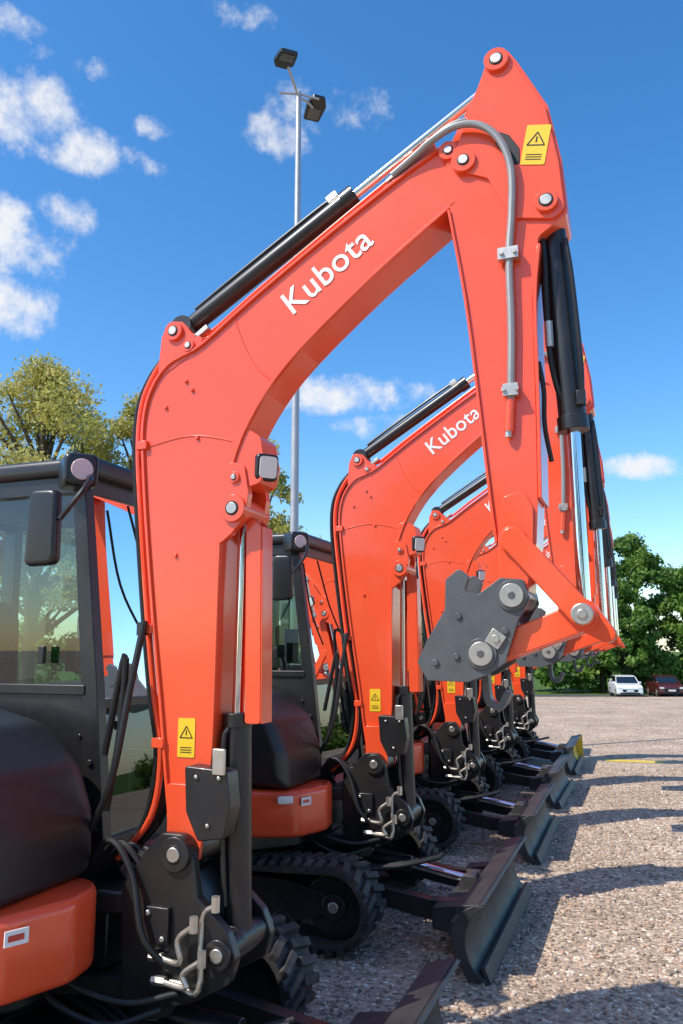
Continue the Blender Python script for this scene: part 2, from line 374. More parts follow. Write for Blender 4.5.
# ---- work light, box on boom, labels
wl=Part('work_light')
LM=Matrix.Translation((1.330,-.045,2.325))@Matrix.Rotation(rad(-42),4,'Z')@Matrix.Rotation(rad(8),4,'Y')
wl.pillow(fillet([(-.047,-.052),(-.047,.052),(.043,.052),(.043,-.052)],.02),-.035,.030,.012,BLACK,axis='x',M=LM)
wl.prism(fillet([(-.036,-.041),(-.036,.041),(.032,.041),(.032,-.041)],.015),.029,.036,LENS,axis='x',M=LM)
wl.build(ex,0)
bx=Part('valve_cover')
bx.prism(fillet([(1.09,1.235),(1.26,1.225),(1.275,1.10),(1.25,1.0),(1.15,.985),(1.10,1.08)],.012),-.165,-.085,BLACK)
bx.box((1.23,-.17,1.255),(.05,.012,.09),ZINC)
bx.bolt(1.14,-.166,1.2,ZINC,.009);bx.bolt(1.23,-.166,1.2,ZINC,.009);bx.bolt(1.19,-.166,1.04,ZINC,.009)
bx.build(ex,.008)
lb=Part('warning_labels')
def label(x,z,w,h,y,ang,tri=True):
    R=Matrix.Translation((x,y,z))@Matrix.Rotation(ang,4,'Y')
    lb.prism(fillet([(-w/2,-h/2),(w/2,-h/2),(w/2,h/2),(-w/2,h/2)],.006,2),0,.0015,YEL,M=R)
    t=w*.36;zc=h*.10
    R2=R@Matrix.Translation((0,-.001,0))
    for a,b in(((-t,zc-.55*t),(0,zc+1.05*t)),((0,zc+1.05*t),(t,zc-.55*t)),((t,zc-.55*t),(-t,zc-.55*t))):
        d=Vector((b[0]-a[0],b[1]-a[1])).normalized();n=Vector((-d.y,d.x))*w*.025
        lb.prism([(a[0]-n.x,a[1]-n.y),(b[0]-n.x,b[1]-n.y),(b[0]+n.x,b[1]+n.y),(a[0]+n.x,a[1]+n.y)],0,.001,BLK,M=R2)
    lb.prism([(-w*.03,zc-.2*t),(w*.03,zc-.2*t),(w*.03,zc+.5*t),(-w*.03,zc+.5*t)],0,.001,BLK,M=R2)
    for i in range(3):
        zz=-h*.26-i*h*.06
        lb.prism([(-w*.32,zz),(w*.32,zz),(w*.32,zz+h*.02),(-w*.32,zz+h*.02)],0,.001,BLK,M=R2)
label(1.044,1.322,.072,.14,-.0845,0)
label(2.391,3.389,.085,.150,-.1085,rad(12))
lb.build(ex,0,smooth=False)
# lettering
cu=bpy.data.curves.new('boom_lettering','FONT');cu.body='Kubota';cu.size=.17;cu.extrude=.0006;cu.offset=.0015;cu.space_character=1.04
cu.materials.append(WHITE)
tx=bpy.data.objects.new('boom_lettering',cu);col.objects.link(tx);tx.parent=ex
th=math.atan2(.241,.337);c_,s_=math.cos(th),math.sin(th)
bpy.context.view_layer.update()
kx=.405/max(tx.dimensions.x,.01)
tx.matrix_local=Matrix(((c_*kx,-s_*kx*1.06,0,1.450),(0,0,-1,-.0845),(s_*kx,c_*kx*1.06,0,2.905),(0,0,0,1)))
# ---- swing post & main frame
sp=Part('swing_bracket')
for s in(-1,1):
    sp.prism(fillet([(.86,.44),(.84,.80),(.93,.93),(1.0,1.0),(1.09,1.0),(1.13,.92),(1.15,.80),(1.27,.70),(1.305,.62),(1.28,.54),(1.15,.47),(1.0,.42)],.03),s*.115,s*.155,BLACK)
sp.prism(fillet([(.86,.44),(.84,.80),(.93,.86),(1.06,.85),(1.14,.70),(1.14,.5),(1.0,.42)],.03),-.115,.115,BLACK)
sp.cyl((.90,0,.36),(.90,0,.90),.10,BLACK,28)
sp.cyl((.90,0,.34),(.90,0,.365),.06,ZINC,20)
sp.boss(1.06,.935,-.172,.172,.06,BLACK,ZINC,.026,.006)
sp.boss(1.24,.63,-.172,.172,.05,BLACK,ZINC,.024,.006)
sp.box((1.0,-.165,.70),(.10,.02,.12),BLACK);sp.bolt(.97,-.175,.74,ZINC);sp.bolt(1.03,-.175,.66,ZINC)
sp.build(ex,.01,seg=3)
fr=Part('revolving_frame')
fr.prism(fillet([(.3,-.24),(.80,-.13),(.92,-.10),(.92,.10),(.80,.13),(.3,.24)],.04),.42,.50,BLACK,axis='z')
fr.prism(fillet([(.3,-.24),(.80,-.13),(.92,-.10),(.92,.10),(.80,.13),(.3,.24)],.04),.70,.78,BLACK,axis='z')
fr.box((.50,0,.60),(.5,.2,.2),BLACK)
fr.prism(fillet([(-1.2,-.45),(-.95,-.70),(.45,-.70),(.68,-.45),(.68,.60),(.5,.72),(-.95,.72),(-1.2,.45)],.1),.485,.60,BLACK,axis='z')
fr.box((.70,.42,.62),(.10,.55,.05),BLACK);fr.box((.70,-.30,.62),(.06,.3,.05),BLACK)
fr.build(ex,.01)
# orange lower skirt
sk=Part('body_skirt')
sk.pillow(fillet([(-1.32,-.40),(-1.12,-.74),(.50,-.765),(.76,-.66),(.85,-.42),(.82,-.22),(.50,-.20),(.50,.70),(.42,.765),(-1.12,.74),(-1.32,.40)],.12,6),.575,.835,.035,ORANGE,axis='z')
sk.pillow(fillet([(-.045,-.022),(.045,-.022),(.045,.022),(-.045,.022)],.015),-.012,.012,.006,LENS,M=Matrix.Translation((.70,-.705,.79))@Matrix.Rotation(rad(35),4,'Z'))
sk.box((.792,-.615,.775),(.075,.006,.045),WHITE,Matrix.Rotation(rad(66),3,'Z'))
sk.box((.793,-.618,.775),(.05,.005,.018),REDL,Matrix.Rotation(rad(66),3,'Z'))
sk.build(ex,0)
hd=Part('engine_hood')
prof=fillet([(-1.30,.838),(-1.30,1.30),(-1.1,1.43),(.22,1.425),(.46,1.37),(.63,1.22),(.70,1.03),(.71,.838)],[.03,.16,.16,.16,.16,.16,.16,.03],6)
hd.pillow(prof,-.75,-.10,.11,PLASTIC)
hd.pillow(fillet([(-1.32,.85),(-1.32,1.30),(-1.12,1.45),(-.72,1.45),(-.68,.85)],.12,6),-.10,.74,.10,ORANGE)
hd.tube([(-1.0,-.752,1.02),(-.3,-.758,1.035),(.3,-.755,1.03),(.58,-.745,1.0)],.004,BLK,sm=4)
hd.build(ex,0)
# ---- cab
cb=Part('cab')
yR,yL=.0,.86; W=.055
fp=lambda z:.44+(2.40-z)*.118      # front pillar line
def side(y0,y1):
    cb.prism(fillet([(fp(2.36)-.055,2.37),(fp(2.36)+.01,2.37),(fp(1.5)+.025,1.5),(fp(.86)+.03,.80),(fp(.86)-.07,.80),(fp(1.5)-.05,1.5)],.01),y0,y1,BLACK)
    cb.prism([(-.72,.80),(-.72,2.37),(-.64,2.37),(-.62,.80)],y0,y1,BLACK)
    cb.prism([(-.70,2.30),(-.70,2.375),(fp(2.36),2.375),(fp(2.3)-.03,2.30)],y0+.003,y1-.003,BLACK)
side(yR,yR+W); side(yL-W,yL)
cb.prism([(-.66,.82),(-.66,1.47),(fp(1.5)-.03,1.47),(fp(.86)-.03,.82)],yR+.006,yR+W-.006,BLACK)
cb.prism(fillet([(-.62,1.46),(-.62,1.50),(fp(1.5)-.03,1.50),(fp(1.5)-.03,1.46)],.008),yR-.006,yR+W-.01,BLACK)
cb.prism([(-.66,.82),(-.66,1.10),(fp(1.1)-.05,1.10),(fp(.86)-.03,.82)],yL-W+.006,yL-.006,BLACK)
cb.box((-.10,yL-.03,1.6),(.045,.05,1.5),BLACK)
cb.box((-.08,yR+.03,1.92),(.03,.03,.84),BLACK)
def fbar(z,t): cb.box((fp(z)-.02,(yR+yL)/2,z),(.05,yL-yR-.02,t),BLACK)
fbar(2.34,.07);fbar(1.42,.035);fbar(.86,.10)
cb.box((-.68,(yR+yL)/2,1.15),(.06,yL-yR-.02,.66),BLACK);cb.box((-.68,(yR+yL)/2,2.33),(.06,yL-yR-.02,.08),BLACK)
cb.pillow(fillet([(-.78,-.025),(.46,-.025),(.50,.02),(.50,.84),(.46,.885),(-.78,.885)],.07,5),2.372,2.455,.03,BLACK,axis='z')
cb.pillow(fillet([(-.60,.10),(.25,.10),(.25,.76),(-.60,.76)],.08,5),2.45,2.475,.012,BLACK,axis='z')
cb.box((-.05,.43,.84),(1.2,.8,.04),BLACK)
# corner lamp
CM=Matrix.Translation((.47,-.055,2.375))@Matrix.Rotation(rad(-40),4,'Z')
cb.pillow(fillet([(-.07,-.07),(-.07,.07),(.07,.07),(.07,-.07)],.03),-.09,.06,.02,BLACK,axis='x',M=CM)
cb.cyl(CM@Vector((.058,0,0)),CM@Vector((.064,0,0)),.045,PINK,24)
cb.box((.30,-.012,1.62),(.03,.02,.07),BLACK); cb.bolt(.56,-.002,1.2,BLACK,.014);cb.bolt(.60,-.002,.95,BLACK,.014)
for z in(1.0,1.15,1.3): cb.bolt(.50,.006,z,BLACK,.010)
cb.tube([(.60,.80,1.05),(.66,.82,1.10),(.60,.82,1.75),(.53,.80,1.80)],.012,BLACK)
cb.tube([(.50,.25,2.28),(.56,.35,1.95),(.60,.55,1.7)],.007,BLK,n=6)
cb.prism(fillet([(.50,.60),(.50,.86),(.66,.86),(.74,.78),(.74,.60)],.02),.02,.40,BLACK)
cb.build(ex,.006)
gl=Part('cab_windows')
gl.add([(-.64,yR+.028,1.50),(fp(1.5)-.045,yR+.028,1.50),(fp(2.3)-.05,yR+.028,2.31),(-.65,yR+.028,2.31)],[[0,1,2,3]],GLASS)
gl.add([(-.64,yL-.028,1.10),(fp(1.1)-.05,yL-.028,1.10),(fp(2.3)-.05,yL-.028,2.31),(-.65,yL-.028,2.31)],[[0,1,2,3]],GLASS)
gl.add([(fp(2.31)-.01,yR+.05,2.31),(fp(2.31)-.01,yL-.05,2.31),(fp(1.44)-.01,yL-.05,1.44),(fp(1.44)-.01,yR+.05,1.44)],[[0,1,2,3]],GLASS)
gl.add([(fp(1.4)-.01,yR+.05,1.40),(fp(1.4)-.01,yL-.05,1.40),(fp(.9)-.01,yL-.05,.91),(fp(.9)-.01,yR+.05,.91)],[[0,1,2,3]],GLASS)
gl.add([(-.68,yR+.05,1.48),(-.68,yL-.05,1.48),(-.68,yL-.05,2.29),(-.68,yR+.05,2.29)],[[0,1,2,3]],GLASS)
gl.build(ex,0,smooth=False)
si=Part('cab_interior')
si.pillow(fillet([(-.45,1.12),(-.42,1.25),(.02,1.28),(.06,1.18),(.02,1.10)],.04),.20,.66,.04,SEAT)
si.pillow(fillet([(-.55,1.25),(-.60,1.85),(-.50,1.90),(-.42,1.80),(-.40,1.27)],.05),.20,.66,.05,SEAT)
si.pillow(fillet([(-.58,1.93),(-.58,2.08),(-.50,2.08),(-.48,1.93)],.03),.32,.54,.03,SEAT)
si.box((-.2,.43,.98),(.45,.4,.26),BLK)
for y in(.13,.73):
    si.pillow(fillet([(-.35,1.10),(-.35,1.38),(.02,1.45),(.10,1.38),(.05,1.10)],.04),y-.06,y+.06,.02,BLACK)
    si.tube([(.02,y,1.42),(.03,y,1.52),(.00,y,1.60)],.012,BLK); si.pillow(fillet([(-.03,1.58),(-.025,1.68),(.03,1.68),(.03,1.58)],.015),y-.022,y+.022,.012,BLK)
for y in(.36,.50): si.tube([(.40,y,.86),(.38,y,1.15),(.30,y,1.32),(.29,y,1.42)],.011,BLK); 
si.box((.36,.14,1.62),(.05,.10,.14),BLACK)
si.box((.28,.30,1.72),(.10,.004,.14),WHITE,Matrix.Rotation(rad(20),3,'Z'))
si.tube([(-.6,.12,1.45),(-.4,.10,1.9),(-.2,.10,2.25)],.012,ZINC)
si.pillow(fillet([(-.50,2.30),(.36,2.30),(.36,2.36),(-.50,2.36)],.02),.10,.76,.02,SEAT)
si.build(ex,.003)
mi=Part('mirror')
mi.pillow(fillet([(.355,1.965),(.365,2.275),(.50,2.27),(.51,1.97)],.035),-.225,-.175,.018,BLACK)
mi.tube([(.47,-.04,2.32),(.56,-.09,2.34),(.58,-.17,2.26),(.51,-.205,2.15)],.011,BLACK)
mi.build(ex,0)
# ---- undercarriage
uc=Part('undercarriage')
uc.cyl((0,0,.40),(0,0,.50),.36,BLACK,40);uc.box((.05,0,.33),(.95,.95,.14),BLACK)
uc.prism(fillet([(.3,-.45),(.75,-.30),(.75,.30),(.3,.45)],.04),.24,.38,BLACK,axis='z')
FX,FZ,FR=1.0,.245,.205; RX,RZ,RR=-.66,.245,.205
for s in(-1,1):
    y0,y1=s*.475,s*.775; yc=(y0+y1)/2
    path=[]
    for k in range(13):
        a=-math.pi/2+math.pi*k/12;path.append((FX+FR*math.cos(a),FZ+FR*math.sin(a)))
    for k in range(1,8):
        t=k/8; path.append((FX+(RX-FX)*t,FZ+FR-.022*math.sin(math.pi*t)))
    for k in range(13):
        a=math.pi/2+math.pi*k/12;path.append((RX+RR*math.cos(a),RZ+RR*math.sin(a)))
    for k in range(1,8):
        t=k/8; path.append((RX+(FX-RX)*t,.04))
    uc.ribbon(path,.026,min(y0,y1),max(y0,y1),RUBBER,closed=True)
    cum=[0];P=[Vector(p) for p in path]
    for i in range(len(P)): cum.append(cum[-1]+(P[(i+1)%len(P)]-P[i]).length)
    tot=cum[-1];nl=64
    for q in range(nl*2):
        d=tot*(q/ (nl*2));i=max(j for j in range(len(P)) if cum[j]<=d)
        t=(d-cum[i])/(cum[i+1]-cum[i]);a=P[i];b=P[(i+1)%len(P)];p=a.lerp(b,t);tg=(b-a).normalized();nn=Vector((tg.y,-tg.x))
        ang=math.atan2(tg.y,tg.x)
        yy=yc+(.078 if q%2 else -.078)
        rot=Matrix.Rotation(-ang,3,'Y')@Matrix.Rotation(rad(14 if q%2 else -14),3,'Z')
        c=p+nn*.010
        uc.box((c.x,yy,c.y),(.038,.150,.030),RUBBER,rot)
    uc.cyl((FX,yc-.05,FZ),(FX,yc+.05,FZ),.175,BLACK,32)
    uc.cyl((FX,yc+s*.05,FZ),(FX,yc+s*.09,FZ),.07,BLACK,24);uc.cyl((FX,yc+s*.05,FZ),(FX,yc+s*.098,FZ),.03,ZINC,16)
    gear=[]
    for k in range(44):
        a=2*math.pi*k/44;r=.175 if (k%4)<2 else .145;gear.append((RX+r*math.cos(a),RZ+r*math.sin(a)))
    uc.prism(gear,yc-.02,yc+.02,BLACK);uc.cyl((RX,yc-.10,RZ),(RX,yc+.10,RZ),.10,BLACK,28)
    for k in range(8):
        a=2*math.pi*k/8;uc.cyl((RX+.075*math.cos(a),yc+s*.10,RZ+.075*math.sin(a)),(RX+.075*math.cos(a),yc+s*.11,RZ+.075*math.sin(a)),.011,ZINC,6)
    for x in(-.36,-.10,.16,.42,.68):
        uc.cyl((x,yc-.07,.125),(x,yc+.07,.125),.068,BLACK,24);uc.cyl((x,yc-.09,.125),(x,yc+.09,.125),.028,BLACK,16)
    uc.cyl((.2,yc-.05,.375),(.2,yc+.05,.375),.04,BLACK,20)
    uc.prism(fillet([(-.55,.15),(-.55,.34),(-.45,.36),(.70,.36),(.95,.30),(.95,.20),(.80,.15)],.03),yc-.065,yc+.065,BLACK)
    uc.box((0.2,s*.42,.28),(.7,.16,.10),BLACK)
uc.build(ex,.004)
# ---- dozer blade
bl=Part('dozer_blade')
bp=catmull([Vector(p) for p in [(1.86,.012),(1.79,.07),(1.755,.16),(1.76,.25),(1.80,.32),(1.85,.365)]],4)
bl.ribbon(bp,.018,-.80,.80,GREY)
for s in(-1,1):
    e=[(p.x,p.y) for p in bp]+[(1.80,.368),(1.73,.33),(1.68,.25),(1.70,.10),(1.76,.015)]
    bl.prism(e,s*.80,s*.822,GREY)
    bl.prism(fillet([(.35,.24),(.35,.36),(.75,.345),(1.45,.24),(1.74,.25),(1.74,.12),(1.40,.14),(.75,.25)],.03),s*.30,s*.37,BLACK)
    bl.prism(fillet([(1.50,.13),(1.74,.10),(1.74,.28),(1.50,.24)],.02),s*.37,s*.50,GREY)
bl.prism(fillet([(1.66,.20),(1.75,.16),(1.76,.29),(1.67,.27)],.015),-.795,.795,GREY)
bl.prism(fillet([(1.70,.31),(1.83,.345),(1.82,.37),(1.71,.35)],.006),-.797,.797,GREY)
bl.prism([(1.845,.005),(1.875,.005),(1.845,.075),(1.825,.075)],-.80,.80,GREY)
bl.prism([(1.52,.15),(1.72,.12),(1.72,.25),(1.52,.22)],-.30,.30,GREY)
bl.cyl((.62,0,.36),(1.25,0,.33),.045,BLACK,24);bl.cyl((1.25,0,.33),(1.62,0,.27),.024,CHROME,20)
bl.cyl((1.62,-.06,.27),(1.62,.06,.27),.045,GREY,20)
for s in(-1,1): bl.prism(fillet([(1.55,.20),(1.58,.31),(1.66,.31),(1.74,.20)],.02),s*.06,s*.085,GREY)
bl.build(ex,.004)

ANG=rad(20.5); Fv=Vector((math.cos(ANG),-math.sin(ANG),0)); A2=rad(19.5); Rv=Vector((math.sin(A2),math.cos(A2),0))
O1=Vector((-.63,3.14,0))-Fv*.95
kids=list(ex.children)
ex.location=O1;ex.rotation_euler=(0,0,-ANG)
jit=[0,0,.6,-.5,.8,-.4,.3,0]
NM=5
for k in range(1,NM):
    e=empty('mini_excavator.%03d'%k,O1+Rv*2.36*k,-ANG+rad(jit[k]))
    for o in kids:
        c=o.copy();c.name=o.name+'.%03d'%k;c.parent=e;col.objects.link(c)
    if k==4:
        y=Part('blade_yellow_end');y.ribbon([(p.x+.004,p.y) for p in bp],-.006,.30,.80,YPAINT);y.prism([(1.69,.05),(1.87,.015),(1.86,.38),(1.72,.34)],.826,.84,YPAINT);y.build(e,0)

# ------------------------------------------------------------------ ground
def gravelmat():
    m,nt,b=newmat('gravel_ground')
    g=N(nt,'ShaderNodeNewGeometry');sx=N(nt,'ShaderNodeSeparateXYZ');nt.links.new(g.outputs['Position'],sx.inputs[0])
    v=N(nt,'ShaderNodeTexVoronoi');v.inputs['Scale'].default_value=46;nt.links.new(g.outputs['Position'],v.inputs['Vector'])
    r=N(nt,'ShaderNodeValToRGB');e=r.color_ramp.elements
    e[0].position=0;e[0].color=(.17,.12,.085,1);e[1].position=1;e[1].color=(.84,.72,.58,1)
    for p,c in((.22,(.40,.29,.205)),(.5,(.55,.41,.295)),(.68,(.36,.27,.205)),(.85,(.64,.46,.32))):
        x=e.new(p);x.color=(*c,1)
    hs=N(nt,'ShaderNodeSeparateColor');nt.links.new(v.outputs['Color'],hs.inputs[0]);nt.links.new(hs.outputs[0],r.inputs[0])
    n=N(nt,'ShaderNodeTexNoise');n.inputs['Scale'].default_value=.9;n.inputs['Detail'].default_value=6;n.inputs['Roughness'].default_value=.7;nt.links.new(g.outputs['Position'],n.inputs['Vector'])
    mr=N(nt,'ShaderNodeMapRange');mr.inputs['From Min'].default_value=.3;mr.inputs['From Max'].default_value=.7;mr.inputs['To Min'].default_value=.70;mr.inputs['To Max'].default_value=1.18
    nt.links.new(n.outputs['Fac'],mr.inputs['Value'])
    mul=N(nt,'ShaderNodeVectorMath',operation='SCALE');nt.links.new(r.outputs[0],mul.inputs[0]);nt.links.new(mr.outputs[0],mul.inputs['Scale'])
    gr=N(nt,'ShaderNodeValToRGB');gr.color_ramp.elements[0].color=(.03,.07,.015,1);gr.color_ramp.elements[1].color=(.12,.19,.035,1);nt.links.new(n.outputs['Fac'],gr.inputs[0])
    ad=N(nt,'ShaderNodeMath',operation='MULTIPLY_ADD');ad.inputs[1].default_value=1.0;nt.links.new(n.outputs['Fac'],ad.inputs[0]);nt.links.new(sx.outputs['Y'],ad.inputs[2])
    st=N(nt,'ShaderNodeMapRange');st.inputs['From Min'].default_value=29.4;st.inputs['From Max'].default_value=29.7;nt.links.new(ad.outputs[0],st.inputs['Value'])
    m2=N(nt,'ShaderNodeMix',data_type='RGBA');nt.links.new(st.outputs[0],m2.inputs['Factor']);nt.links.new(mul.outputs[0],m2.inputs['A']);nt.links.new(gr.outputs[0],m2.inputs['B'])
    nt.links.new(m2.outputs['Result'],b.inputs['Base Color']);b.inputs['Roughness'].default_value=.85;b.inputs['Specular IOR Level'].default_value=.1
    bp=N(nt,'ShaderNodeBump');bp.inputs['Strength'].default_value=.85;bp.inputs['Distance'].default_value=.012;bp.invert=True
    nt.links.new(v.outputs['Distance'],bp.inputs['Height']);nt.links.new(bp.outputs[0],b.inputs['Normal'])
    return m
GRAV=gravelmat()
def zprof(y):
    if y<29: return 0
    if y<56:
        t=(y-29)/27; return -1.75*t
    return -1.75
xs=[-1500,-300,-80,-30,-10,0,10,30,80,300,1500];ys=[-1500,-100,-20,0,10,20,28,29,30,35,42,50,56,58,100,300,1500]
vs=[(x,y,zprof(y)) for y in ys for x in xs];nx=len(xs)
fs=[[j*nx+i,j*nx+i+1,(j+1)*nx+i+1,(j+1)*nx+i] for j in range(len(ys)-1) for i in range(nx-1)]
me=bpy.data.meshes.new('ground');me.from_pydata(vs,[],fs);me.materials.append(GRAV);go=bpy.data.objects.new('ground',me);col.objects.link(go)
ROAD=simple('asphalt',(.07,.068,.065),.85,0,0,.2,3,.05)
rd=Part('road');rd.add([(-80,57,-1.746),(120,57,-1.746),(120,63,-1.746),(-80,63,-1.746)],[[0,1,2,3]],ROAD);rd.build(None,0,smooth=False)
ym=Part('painted_marking');ym.add([(3.95,12.35,.004),(4.75,12.1,.004),(4.78,12.35,.004),(4.0,12.6,.004)],[[0,1,2,3]],YPAINT);ym.build(None,0,smooth=False)
def stones(n):
    t=(1+5**.5)/2
    iv=np.array([(-1,t,0),(1,t,0),(-1,-t,0),(1,-t,0),(0,-1,t),(0,1,t),(0,-1,-t),(0,1,-t),(t,0,-1),(t,0,1),(-t,0,-1),(-t,0,1)],float);iv/=np.linalg.norm(iv[0])
    it=np.array([(0,11,5),(0,5,1),(0,1,7),(0,7,10),(0,10,11),(1,5,9),(5,11,4),(11,10,2),(10,7,6),(7,1,8),(3,9,4),(3,4,2),(3,2,6),(3,6,8),(3,8,9),(4,9,5),(2,4,11),(6,2,10),(8,6,7),(9,8,1)])
    yy=1.8+10*rng.random(n)**1.5
    xx=-1.0+rng.random(n)*(1.6+.55*yy)
    sz=.004+.013*rng.random(n)**1.9
    V=iv[None]*(1+rng.uniform(-.25,.25,(n,12,1)))*sz[:,None,None]*rng.uniform(.6,1.3,(n,1,3))*np.array([1,1,.7])
    V[...,0]+=xx[:,None];V[...,1]+=yy[:,None];V[...,2]+=(sz*.25)[:,None]
    Fc=(it[None]+12*np.arange(n)[:,None,None]).reshape(-1,3)
    me=bpy.data.meshes.new('loose_gravel');V=V.reshape(-1,3)
    me.vertices.add(len(V));me.vertices.foreach_set('co',V.ravel());me.loops.add(Fc.size);me.loops.foreach_set('vertex_index',Fc.ravel().astype(np.int32))
    me.polygons.add(len(Fc));me.polygons.foreach_set('loop_start',np.arange(0,Fc.size,3,dtype=np.int32))
    me.update(calc_edges=True)
    at=me.attributes.new('tint','FLOAT','FACE');at.data.foreach_set('value',np.repeat(rng.random(n),20).astype(np.float32))
    m,nt,b=newmat('stone');a=N(nt,'ShaderNodeAttribute');a.attribute_name='tint';r=N(nt,'ShaderNodeValToRGB');e=r.color_ramp.elements
    e[0].color=(.18,.135,.10,1);e[1].color=(.84,.76,.65,1)
    for p,c in((.3,(.42,.31,.225)),(.6,(.56,.43,.31)),(.8,(.48,.28,.18))): x=e.new(p);x.color=(*c,1)
    nt.links.new(a.outputs['Fac'],r.inputs[0]);nt.links.new(r.outputs[0],b.inputs['Base Color']);b.inputs['Roughness'].default_value=.8
    me.materials.append(m);o=bpy.data.objects.new('loose_gravel',me);col.objects.link(o)
stones(30000)

# ------------------------------------------------------------------ street lamp
lp=empty('street_lamp',(-.72,12,0))
po=Part('pole')
po.cyl((0,0,0),(0,0,10.9),.075,STEEL,24,.045);po.cyl((0,0,0),(0,0,.02),.2,STEEL,24);po.cyl((0,0,0),(0,0,1.2),.09,STEEL,24)
po.box((0.09,0,.8),(.02,.1,.4),STEEL)
po.tube([(-.32,-.08,10.82),(0,0,10.86),(.34,.10,10.84)],.018,STEEL,sm=0)
po.tube([(0,0,10.80),(-.10,-.28,10.95),(-.15,-.5,10.98)],.022,STEEL,sm=0)
po.tube([(0,0,10.80),(.14,.15,10.83),(.22,.34,10.86)],.022,STEEL,sm=0)
po.build(lp,0)
for nm,c,rz,tl in(('lamp_head',(-.18,-.62,11.02),rad(20),rad(12)),('lamp_head_b',(.26,.42,10.90),rad(200),rad(12))):
    h=Part(nm);R=Matrix.Translation(c)@Matrix.Rotation(rz,4,'Z')@Matrix.Rotation(tl,4,'X')
    h.prism(fillet([(-.14,-.24),(.14,-.24),(.17,.10),(.10,.26),(-.10,.26),(-.17,.10)],.04),-.03,.03,BLACK,axis='z',M=R)
    h.prism(fillet([(-.10,-.20),(.10,-.20),(.11,.02),(-.11,.02)],.02),-.037,-.029,CAST,axis='z',M=R)
    for i in range(4): h.box(R@Vector((-.08+.053*i,.05,.045)),(.01,.2,.03),BLACK,R.to_3x3())
    h.build(lp,.004)

# ------------------------------------------------------------------ trees
def leaves_mesh(name,centres,radii,n,size,mat,shell=.55,squash=.8):
    centres=np.array(centres,float);radii=np.array(radii,float)
    w=radii**2;w/=w.sum();idx=rng.choice(len(radii),n,p=w)
    d=rng.normal(size=(n,3));d/=np.linalg.norm(d,axis=1)[:,None]
    rr=(shell+(1-shell)*rng.random(n))*(1+.18*rng.normal(size=n).clip(-1.5,1.5))
    P=centres[idx]+d*(radii[idx]*rr)[:,None]*np.array([1,1,squash])
    a=rng.normal(size=(n,3))*.7+d*.9;a/=np.linalg.norm(a,axis=1)[:,None]
    b=np.cross(a,rng.normal(size=(n,3)));b/=np.linalg.norm(b,axis=1)[:,None];c=np.cross(a,b)
    s=size*rng.uniform(.5,1.3,n)[:,None]
    V=np.stack([P-b*s,P+c*s*.55,P+b*s,P-c*s*.55],1).reshape(-1,3)
    me=bpy.data.meshes.new(name);me.vertices.add(4*n);me.vertices.foreach_set('co',V.ravel());me.loops.add(4*n);me.loops.foreach_set('vertex_index',np.arange(4*n,dtype=np.int32))
    me.polygons.add(n);me.polygons.foreach_set('loop_start',np.arange(0,4*n,4,dtype=np.int32));me.update(calc_edges=True)
    cl=rng.random(len(radii));at=me.attributes.new('tint','FLOAT','FACE');at.data.foreach_set('value',(.5*cl[idx]+.5*rng.random(n)).astype(np.float32))
    me.materials.append(mat);return me
def tree(name,loc,H,Rc,mat,n=30000,size=.11,lobes=70,base=.28,lr=(.14,.30)):
    e=empty(name,loc,rng.uniform(0,6.28))
    t=Part('trunk');t.tube([(0,0,-.2),(.05,.03,H*.2),(-.08,.06,H*.45),(.05,-.05,H*.85)],0,BARK,n=10,rs=(H*.024,H*.005))
    cs=[];rs=[]
    for i in range(lobes):
        u=rng.random();z=base+(1-base)*u
        prof=math.sin(math.pi*min(1,(z-base*.7)/(1-base*.7))**.75)**.7
        a=rng.uniform(0,6.283);r=Rc*prof*math.sqrt(rng.random())*rng.uniform(.75,1.1)
        cs.append((r*math.cos(a),r*math.sin(a),H*z*.96));rs.append(Rc*rng.uniform(*lr))
        if i%4==0:
            zs=H*max(.15,z-.28);t.tube([(0,0,zs),(cs[-1][0]*.5,cs[-1][1]*.5,zs*.4+cs[-1][2]*.6-.2),cs[-1]],0,BARK,n=6,sm=3,rs=(H*.009,H*.0015))
    t.build(e,0)
    me=leaves_mesh('foliage',cs,rs,n,size,mat,.35)
    o=bpy.data.objects.new('foliage',me);o.parent=e;col.objects.link(o)
    return e
tree('deciduous_tree',(-11.6,30,-.1),13.2,5.6,LEAF_Y,46000,.085,190,.28,(.08,.18))
tree('deciduous_tree.001',(-8.0,31.5,-.2),12.4,4.0,LEAF_Y,34000,.085,130,.28,(.09,.20))
tree('deciduous_tree.002',(-3.6,34,-.3),11.2,2.7,LEAF_Y,22000,.09,70,.28,(.12,.25))
tree('deciduous_tree.003',(-17.5,33,-.3),11.5,4.2,LEAF_G,14000,.15,60)
for i,(x,y,H,r) in enumerate([(21.2,66,13.2,3.4),(25.0,68,13.6,4.2),(28.8,66,10.5,3.6),(33,69,9.5,4.0),(18.3,70,6.2,2.4),(22.5,64.5,9.0,3.0)]):
    tree('green_tree' if i==0 else 'green_tree.%03d'%i,(x,y,-1.8),H,r,LEAF_G,18000,.19,80,.12,(.12,.26))
for i,(x,y,H,r) in enumerate([(-14,-16,9,4.2),(-6,-19,10,4.5),(3,-20,9,4.5)]):
    tree('rear_tree' if i==0 else 'rear_tree.%03d'%i,(x,y,0),H,r,LEAF_G,9000,.28,50,.15)
cs=[];rs=[]
for i in range(420):
    x=rng.uniform(-70,90);y=66+rng.uniform(-1.5,3) if x>8 else 72+rng.uniform(-2,4)
    hh=rng.uniform(.4,3.4) if x>8 else rng.uniform(.5,6)
    cs.append((x,y,-1.8+hh));rs.append(rng.uniform(.8,1.6))
